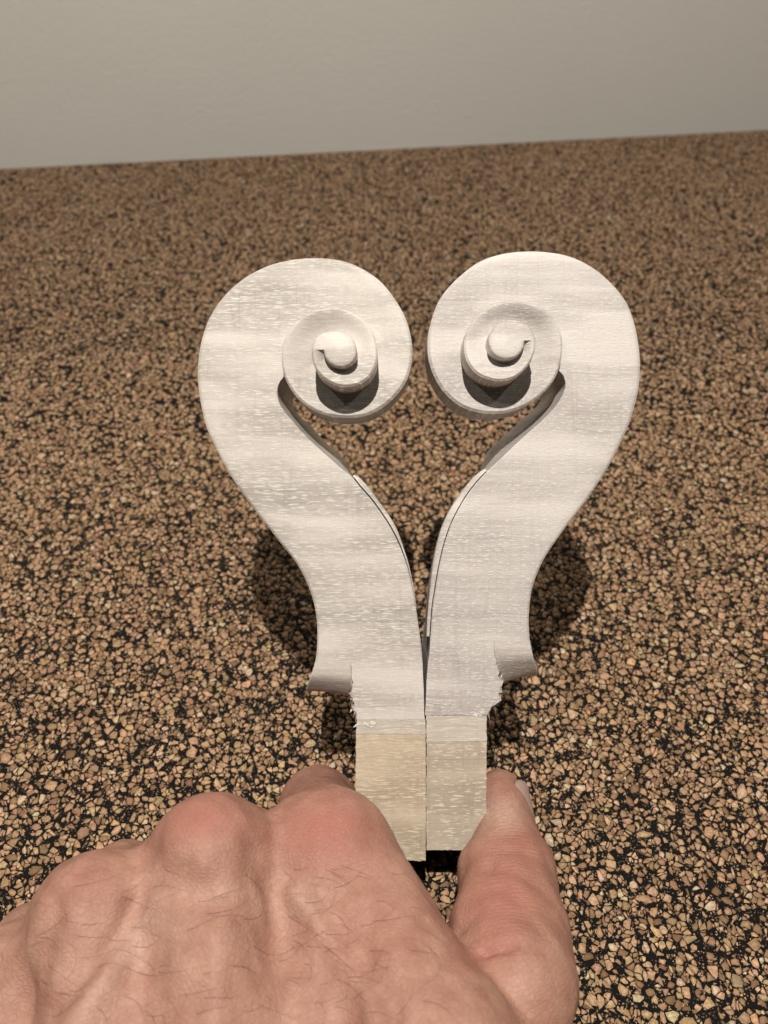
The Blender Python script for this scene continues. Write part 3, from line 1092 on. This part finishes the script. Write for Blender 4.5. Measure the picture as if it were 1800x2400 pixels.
    def rag(P4, amp):
        """hand-sawn: the edges wander a little"""
        Q = []
        for a, b in zip(P4, np.roll(P4, -1, 0)):
            m_ = max(2, int(np.linalg.norm(b - a) / 7))
            for q in range(m_):
                w_ = rg.normal(0, amp, 2) if q else 0
                Q.append(a + (b - a) * q / m_ + w_)
        return np.array(Q)
    lo4 = B[:, 1].max()
    blk = np.where((np.abs(blk[:, 1:] - lo4) < 3), blk - [0, 4], blk)
    B, blk = rag(B, 0.7), rag(blk, 0.6)
    plate('saw_step', B, 0.35, -0.08, -27.3, SAW, root, base, flip)
    plate('neck_stub', blk, 0.8, -0.2, -27.0, raw, root, base, flip)
    return root


G_SCROLL = 'carved violin scrolls held together as a heart'
build_scroll(LEFT, WL, RAWL, 1, 'pale carved maple violin scroll with long fine streaks, its neck against the knuckles', False, G_SCROLL)
build_scroll(RIGHT, WR, RAWR, 2, 'pale carved maple violin scroll with short dappled flecks, its neck against the thumb', True, G_SCROLL)


# ------------------------------------------------------------------ the hand
def seg_sdf(X, a, b, ra, rb, n=None, f=1.0):
    a, b = np.asarray(a, float), np.asarray(b, float)
    if n is not None:
        n = np.asarray(n, float) / np.linalg.norm(n)
        k = 1 / f - 1
        X = X + (k * (X @ n))[..., None] * n
        a = a + k * (a @ n) * n
        b = b + k * (b @ n) * n
    ab = b - a
    L2 = max(ab @ ab, 1e-9)
    t = np.clip(((X - a) @ ab) / L2, 0, 1)
    q = X - a - t[..., None] * ab
    d = np.sqrt((q * q).sum(-1)) - (ra + (rb - ra) * t)
    return d * (f if n is not None else 1.0)


def smin(a, b, k):
    h = np.clip(0.5 + 0.5 * (b - a) / k, 0, 1)
    return b + (a - b) * h - k * h * (1 - h)


VOX = 1.0
LO = np.array([-108.0, -196.0, -34.0])
HI = np.array([48.0, -50.0, 112.0])
NG = ((HI - LO) / VOX).astype(int) + 1


class Field:
    def __init__(s):
        s.d = np.full(NG, 60.0, np.float32)

    def add(s, a, b, ra, rb, k=4.0, n=None, f=1.0):
        a, b = np.asarray(a, float), np.asarray(b, float)
        pad = max(ra, rb) + 14
        lo = np.clip(((np.minimum(a, b) - pad - LO) / VOX).astype(int), 0, NG - 1)
        hi = np.clip(((np.maximum(a, b) + pad - LO) / VOX).astype(int) + 2, 1, NG)
        if np.any(hi <= lo):
            return
        ax = [LO[i] + VOX * np.arange(lo[i], hi[i]) for i in range(3)]
        X = np.stack(np.meshgrid(*ax, indexing='ij'), -1)
        v = seg_sdf(X, a, b, ra, rb, n, f)
        sl = tuple(slice(lo[i], hi[i]) for i in range(3))
        s.d[sl] = smin(s.d[sl], v, k)


def surface_nets(d):
    nx, ny, nz = d.shape
    ins = d < 0
    corners = [(i, j, k) for i in (0, 1) for j in (0, 1) for k in (0, 1)]

    def cs(a, c):
        return a[c[0]:nx - 1 + c[0], c[1]:ny - 1 + c[1], c[2]:nz - 1 + c[2]]
    cnt = sum(cs(ins, c).astype(np.int8) for c in corners)
    act = (cnt > 0) & (cnt < 8)
    ci = np.argwhere(act)
    idx = np.full(act.shape, -1, np.int64)
    idx[act] = np.arange(len(ci))
    cv = np.stack([cs(d, c)[act] for c in corners], 1)
    acc = np.zeros((len(ci), 3))
    num = np.zeros(len(ci))
    for a in range(8):
        for b in range(a + 1, 8):
            ca, cb = np.array(corners[a]), np.array(corners[b])
            if np.abs(ca - cb).sum() != 1:
                continue
            m = (cv[:, a] < 0) != (cv[:, b] < 0)
            t = np.where(m, cv[:, a] / np.where(m, cv[:, a] - cv[:, b], 1), 0)
            acc += np.where(m[:, None], ca + t[:, None] * (cb - ca), 0)
            num += m
    V = LO + VOX * (ci + acc / num[:, None])
    F4 = []
    for axis in range(3):
        sl0 = [slice(None)] * 3
        sl1 = [slice(None)] * 3
        sl0[axis] = slice(0, -1)
        sl1[axis] = slice(1, None)
        s0, s1 = ins[tuple(sl0)], ins[tuple(sl1)]
        e = np.argwhere(s0 != s1)
        u, v = (axis + 1) % 3, (axis + 2) % 3
        ok = (e[:, u] > 0) & (e[:, v] > 0) & (e[:, u] < d.shape[u] - 1) & (e[:, v] < d.shape[v] - 1)
        e = e[ok]
        q = []
        for du, dv in ((-1, -1), (0, -1), (0, 0), (-1, 0)):
            p = e.copy()
            p[:, u] += du
            p[:, v] += dv
            q.append(idx[p[:, 0], p[:, 1], p[:, 2]])
        q = np.stack(q, 1)
        inside = s0[tuple(e.T)]
        q = np.where(inside[:, None], q, q[:, ::-1])
        F4.append(q)
    Fq = np.concatenate(F4)
    return V, Fq[(Fq >= 0).all(1)]


MCP = dict(index=(-12.4, -71.6, 14), middle=(-35.6, -69.6, 23), ring=(-57.6, -79.5, 28), little=(-77.5, -95.0, 28))
WRIST = np.array([-22.0, -137.0, 76.0])
THUMB = [(9, -128, 62), (24.5, -92.5, 30), (29.5, -82.0, 4.5), (28.6, -72.0, -9.0)]
FINGERS = dict(
    index=([(-12.4, -71.6, 14), (-16.8, -75.4, -17), (-10, -90, -6), (-7, -95, 8)], (11.0, 9.6, 8.4, 7.2)),
    middle=([(-35.6, -69.6, 23), (-40, -83, -10), (-32, -94, -1), (-27, -97, 14)], (11.0, 9.6, 8.6, 7.4)),
    ring=([(-57.6, -79.5, 28), (-62, -89, -4), (-54, -101, 6), (-47, -103, 20)], (10.6, 9.2, 8.2, 7.2)),
    little=([(-77.5, -95.0, 28), (-80, -98, 6), (-72, -108, 14), (-66, -110, 25)], (9.6, 8.2, 7.2, 6.4)),
)
DORS = np.array([0.1, 0.45, 0.89])        # outward from the back of the hand
DORS /= np.linalg.norm(DORS)


def build_hand():
    palm = Field()
    offs = dict(index=(14, 3, -2), middle=(3, 2, 2), ring=(-8, 0, 1), little=(-18, -3, -3))
    for f in MCP:
        a = WRIST + np.array(offs[f])
        r = dict(index=10.5, middle=10.5, ring=10.0, little=9.5)[f]
        palm.add(a, MCP[f], 14.0, r, 7.0)
    # palm flesh under the metacarpals
    for f in MCP:
        p = np.array(MCP[f])
        palm.add(WRIST + np.array(offs[f]) - DORS * 7, p * 0.8 + WRIST * 0.2 - DORS * 7, 13, 9.5, 8.0)
    # webs of skin between the knuckles
    palm.add((-13, -75, 12), (-35, -74, 20), 9.5, 9.5, 6)
    palm.add((-36, -74, 20), (-57, -83, 25), 9.5, 9.3, 6)
    palm.add((-58, -84, 25), (-78, -97, 26), 9.3, 8.8, 6)
    # forearm
    palm.add(WRIST, WRIST + np.array([-14, -60, 50]), 21, 25, 10, (0.1, 0.45, 0.89), 0.75)
    # first web muscle and heel of the thumb
    palm.add((-7.5, -75, 15), (9.5, -97, 46), 11.0, 14.0, 5.0)
    palm.add((9.5, -97, 46), (2, -126, 66), 14.0, 15.0, 8.0)
    thumb = Field()
    t = THUMB
    thumb.add((6, -128, 62), t[1], 12.0, 11.2, 5)
    thumb.add((30.4, -89, 18), (27.9, -92.5, 29), 9.0, 9.5, 5)
    thumb.add(t[1], t[2], 11.3, 9.6, 3)
    thumb.add((23, -88, 20), (26, -84, 12), 9.5, 9.6, 4)
    thumb.add((23.8, -80.6, 7), (26.0, -79.5, 3), 7.2, 7.0, 1.6)       # fold of the pad above the joint
    thumb.add(t[2], t[3], 9.0, 7.2, 4, (1, 0.05, 0.1), 0.80)
    thumb.add((29, -76, -3), (28.8, -71.6, -10), 8.0, 7.2, 3, (1, 0.05, 0.1), 0.74)
    thumb.add((8, -100, 34), (24, -93, 27), 9.0, 7.0, 5)             # web
    d = smin(palm.d, thumb.d, 2.2)
    fs = []
    for f, (pts, r) in FINGERS.items():
        fi = Field()
        fi.add(pts[0], pts[1], r[0] - 1.0, r[1], 2)
        fi.add(pts[1], pts[2], r[1], r[2], 2)
        fi.add(pts[2], pts[3], r[2], r[3], 2)
        fi.add(np.array(pts[0]) + DORS * 0.8, np.array(pts[0]) + DORS * 0.9 + np.array([0, 0.6, 0]), 9.6 if f != 'little' else 8.6, 9.4 if f != 'little' else 8.4, 3)
        fs.append(fi.d)
    fd = fs[0]
    for x in fs[1:]:
        fd = smin(fd, x, 0.8)
    d = smin(d, fd, 5.0)
    V, Q = surface_nets(d)
    # smooth
    n = len(V)
    e = np.concatenate([Q[:, [0, 1]], Q[:, [1, 2]], Q[:, [2, 3]], Q[:, [3, 0]]])
    e = np.unique(np.sort(e, 1), axis=0)
    deg = np.bincount(e.ravel(), minlength=n)

    def lap(A):
        out = np.zeros_like(A)
        for k in range(A.shape[1]):
            out[:, k] = np.bincount(e[:, 0], A[e[:, 1], k], n) + np.bincount(e[:, 1], A[e[:, 0], k], n)
        return out / np.maximum(deg, 1)[:, None] - A
    for it in range(10):
        V = V + 0.5 * lap(V)
        V = V - 0.51 * lap(V)
    # one split of every quad, for finer relief
    def normals(V, Q):
        a = V[Q[:, 2]] - V[Q[:, 0]]
        b = V[Q[:, 3]] - V[Q[:, 1]]
        fn = np.cross(a, b)
        N = np.zeros_like(V)
        for k in range(3):
            for c in range(4):
                N[:, k] += np.bincount(Q[:, c], fn[:, k], len(V))
        return N / (np.linalg.norm(N, axis=1)[:, None] + 1e-9)
    N = normals(V, Q)
    px = 900 + F * V[:, 0] / (D - V[:, 2])
    py = 1200 - F * V[:, 1] / (D - V[:, 2])
    front = np.clip(N[:, 2] * 2.5, 0, 1)
    disp = np.zeros(n)

    def dseg(pts, w):
        """soft band round a polyline in the photograph (displayed px x 1.085)"""
        best = np.full(n, 1e9)
        p = np.asarray(pts, float) * 1.085
        for a, b in zip(p[:-1], p[1:]):
            ab = b - a
            tt = np.clip(((px - a[0]) * ab[0] + (py - a[1]) * ab[1]) / (ab @ ab), 0, 1)
            dd = np.hypot(px - a[0] - tt * ab[0], py - a[1] - tt * ab[1])
            best = np.minimum(best, dd)
        return np.exp(-0.5 * (best / w) ** 2)

    def blob(x, y, sx, sy):
        return np.exp(-0.5 * (((px - x * 1.085) / sx) ** 2 + ((py - y * 1.085) / sy) ** 2))
    # tendons and veins
    disp += 1.0 * dseg([(345, 1955), (290, 2030), (225, 2120), (150, 2230)], 26) * front
    disp -= 0.8 * dseg([(300, 1940), (262, 2010), (205, 2090), (120, 2190)], 16) * front
    disp += 0.9 * dseg([(640, 1930), (690, 1990), (750, 2070), (800, 2160), (830, 2230)], 24) * front
    disp -= 0.7 * dseg([(690, 1940), (735, 2010), (790, 2090), (850, 2200)], 20) * front
    disp -= 0.6 * dseg([(118, 1935), (115, 1990), (100, 2060)], 18) * front
    disp += 0.6 * dseg([(480, 1960), (470, 2060), (460, 2200)], 26) * front
    disp -= 0.7 * dseg([(560, 1850), (590, 1930), (600, 2040)], 36) * front
    disp -= 0.8 * dseg([(330, 1860), (400, 1920), (470, 1950)], 36) * front
    disp += 0.8 * blob(640, 1940, 40, 26) * front
    disp += 0.35 * blob(452, 2017, 14, 12) * front
    disp += 0.5 * dseg([(40, 2060), (30, 2140), (10, 2220)], 22) * front
    # creases of thumb and web
    disp -= 0.55 * dseg([(1000, 1892), (1035, 1876), (1062, 1862)], 9) * front
    disp -= 1.2 * dseg([(985, 2068), (1030, 2056), (1075, 2046), (1110, 2040)], 9) * front
    disp -= 0.5 * dseg([(1010, 2110), (1060, 2120), (1110, 2150), (1140, 2190)], 9) * front
    disp -= 0.30 * dseg([(1085, 1838), (1130, 1840), (1175, 1862), (1205, 1900)], 6) * front
    disp -= 0.25 * dseg([(1060, 1868), (1120, 1890), (1170, 1920), (1200, 1960)], 7) * front
    disp -= 0.18 * dseg([(1080, 1920), (1130, 1955), (1170, 2010)], 8) * front
    disp *= 1.55
    # lumpy flesh
    rg = np.random.default_rng(12)
    for s, a in ((0.16, 0.16), (0.33, 0.09)):
        w = np.zeros(n)
        for k in range(6):
            dr = rg.normal(0, 1, 3)
            dr /= np.linalg.norm(dr)
            w += np.sin(V @ dr * s * 2 * math.pi * rg.uniform(0.6, 1.4) / 1.6 + rg.uniform(0, 6))
        disp += a * w / 2
    V = V + N * disp[:, None]
    V = V + 0.25 * lap(V)
    red = np.clip(0.85 * blob(705, 1795, 75, 60) + 0.7 * blob(430, 1765, 80, 45) + 0.30 * blob(190, 1900, 60, 50) + 0.65 * blob(1080, 1935, 85, 80)
                  + 0.35 * blob(1120, 1815, 50, 40) + 0.35 * dseg([(1000, 2075), (1080, 2050)], 28) + 0.25 * blob(800, 1990, 90, 90) + 0.3 * blob(1090, 1700, 30, 30), 0, 0.9)
    pale = np.clip(0.55 * blob(640, 1945, 50, 40) + 0.45 * dseg([(330, 1985), (260, 2080), (180, 2200)], 26) + 0.8 * blob(1075, 1760, 40, 26) + 0.3 * blob(300, 2010, 60, 60), 0, 0.85)
    wrk = np.clip(blob(1090, 1840, 90, 85) + 0.55 * blob(1150, 1960, 80, 90) + 0.35 * blob(700, 1760, 90, 50), 0, 1)
    base = np.array([-35.0, -150.0, 60.0])
    root = thing('hand', 'left hand pinching the two wooden necks between thumb and curled fingers', 'hand', base)
    sk = mesh_obj('skin', V, Q, SKIN, root, origin=base)
    for nm, a in (('red', red), ('pale', pale), ('wrinkle', wrk)):
        at = sk.data.attributes.new(nm, 'FLOAT', 'POINT')
        at.data.foreach_set('value', a.astype(np.float32))

    # nails: the thumb's shows on edge, the others are folded into the palm
    def nail(tip, inner, out, wdt, ln, rr, name='fingernail', lift=0.3, off=0.25):
        tip, inner, out = map(lambda q: np.asarray(q, float), (tip, inner, out))
        ax = (tip - inner) / np.linalg.norm(tip - inner)
        out = out - (out @ ax) * ax
        out /= np.linalg.norm(out)
        sd = np.cross(ax, out)
        nu, nv = 13, 11
        g = []
        for th in (lift, lift - 0.45):
            for j in range(nv):
                s = j / (nv - 1)
                l = ln * (s - off)
                for i in range(nu):
                    a = (i / (nu - 1) - 0.5) * 2
                    taper = 1 - 0.25 * max(0, s - 0.75) / 0.25 * abs(a) - (0.12 * (1 - s / 0.2) if s < 0.2 else 0)
                    an = a * wdt * taper
                    lx = l - 1.4 * (a * a) * (1 if s > 0.5 else -0.6) * abs(s - 0.5) * 2
                    g.append(tip + ax * lx + out * ((rr[0] + th) * math.cos(an) - 0.5 * max(0, s - 0.6)) + sd * (rr[1] + th * 0.5) * math.sin(an))
        fc = grid_faces(nv, nu).tolist() + grid_faces(nv, nu, True, nv * nu).tolist()
        ring = [i for i in range(nu)] + [j * nu + nu - 1 for j in range(1, nv)] + [(nv - 1) * nu + i for i in range(nu - 2, -1, -1)] + [j * nu for j in range(nv - 2, 0, -1)]
        m = nv * nu
        for a, b in zip(ring, ring[1:] + ring[:1]):
            fc.append((a, b, b + m, a + m))
        mesh_obj(name, g, [tuple(q) for q in fc], NAIL, root, origin=base)
    nail((29.3, -76.2, -4.2), (29.6, -84, 5.5), (0.86, 0.1, 0.5), 0.95, 17.5, (6.9, 7.6), off=0.42)
    for f, (pts, r) in FINGERS.items():
        o = np.array(pts[2]) - np.array(pts[0])
        o = np.cross(np.cross(np.array(pts[3]) - np.array(pts[2]), np.array(pts[0]) - np.array(pts[2])), np.array(pts[3]) - np.array(pts[2]))
        nail(pts[3], pts[2], -o, 0.85, 10.0, (r[3] - 0.15, r[3] - 0.15))

    # hairs on the back of the hand
    N2 = normals(V, Q)
    px2 = 900 + F * V[:, 0] / (D - V[:, 2])
    py2 = 1200 - F * V[:, 1] / (D - V[:, 2])
    ok = (N2[:, 2] > 0.35) & (py2 > 2010) & (px2 < 1010) & (py2 < 2600) & (px2 > -80)
    ok2 = (N2[:, 2] > -0.1) & (py2 > 1790) & (py2 < 1850) & (px2 > 640) & (px2 < 850)
    cand = np.flatnonzero(ok)
    wgt = np.exp(-0.5 * (((px2[cand] - 620) / 330) ** 2 + ((py2[cand] - 2230) / 170) ** 2)) + 0.08
    pick = rg.choice(cand, 210, replace=False, p=wgt / wgt.sum())
    c2 = np.flatnonzero(ok2)
    pick2 = rg.choice(c2, min(70, len(c2)), replace=False)
    hv, hf = [], []
    from mathutils.kdtree import KDTree
    kd = KDTree(n)
    for i in range(n):
        kd.insert(V[i], i)
    kd.balance()
    for q, i in enumerate(np.r_[pick, pick2]):
        small = q >= len(pick)
        p = V[i].copy()
        L = rg.uniform(0.8, 1.8) if small else rg.uniform(4.0, 11.0)
        dr = np.array([1.0, rg.normal(-0.15, 0.25), 0.0]) if not small else np.array([-0.6, 0.5, 0]) + rg.normal(0, 0.2, 3)
        curl = rg.normal(0, 0.16)
        r0 = 0.022 if small else rg.uniform(0.016, 0.034)
        ns = 4 if small else 9
        pts = []
        for s in range(ns):
            co, j, _ = kd.find(p)
            nn = N2[j]
            surf = V[j] + (p - V[j]) - ((p - V[j]) @ nn) * nn
            pts.append(surf + nn * (0.05 + 0.35 * math.sin(s / (ns - 1) * 2.6) * (1 if not small else 0.7)))
            dr = dr - (dr @ nn) * nn
            dr /= np.linalg.norm(dr) + 1e-9
            dr = dr + np.cross(nn, dr) * curl
            p = surf + dr * L / (ns - 1)
        b0 = len(hv)
        for s, pt in enumerate(pts):
            tg = pts[min(s + 1, ns - 1)] - pts[max(s - 1, 0)]
            tg /= np.linalg.norm(tg) + 1e-9
            sd = np.cross(tg, [0, 0, 1.0])
            sd /= np.linalg.norm(sd) + 1e-9
            up = np.cross(sd, tg)
            r = r0 * (1 - 0.75 * s / (ns - 1))
            for a in (0, 2.094, 4.189):
                hv.append(pt + r * (math.cos(a) * sd + math.sin(a) * up))
            if s:
                o = b0 + (s - 1) * 3
                for a in range(3):
                    hf.append((o + a, o + (a + 1) % 3, o + 3 + (a + 1) % 3, o + 3 + a))
    mesh_obj('hair', hv, hf, HAIR, root, origin=base, kind='stuff')
    print('hand verts', n)


build_hand()
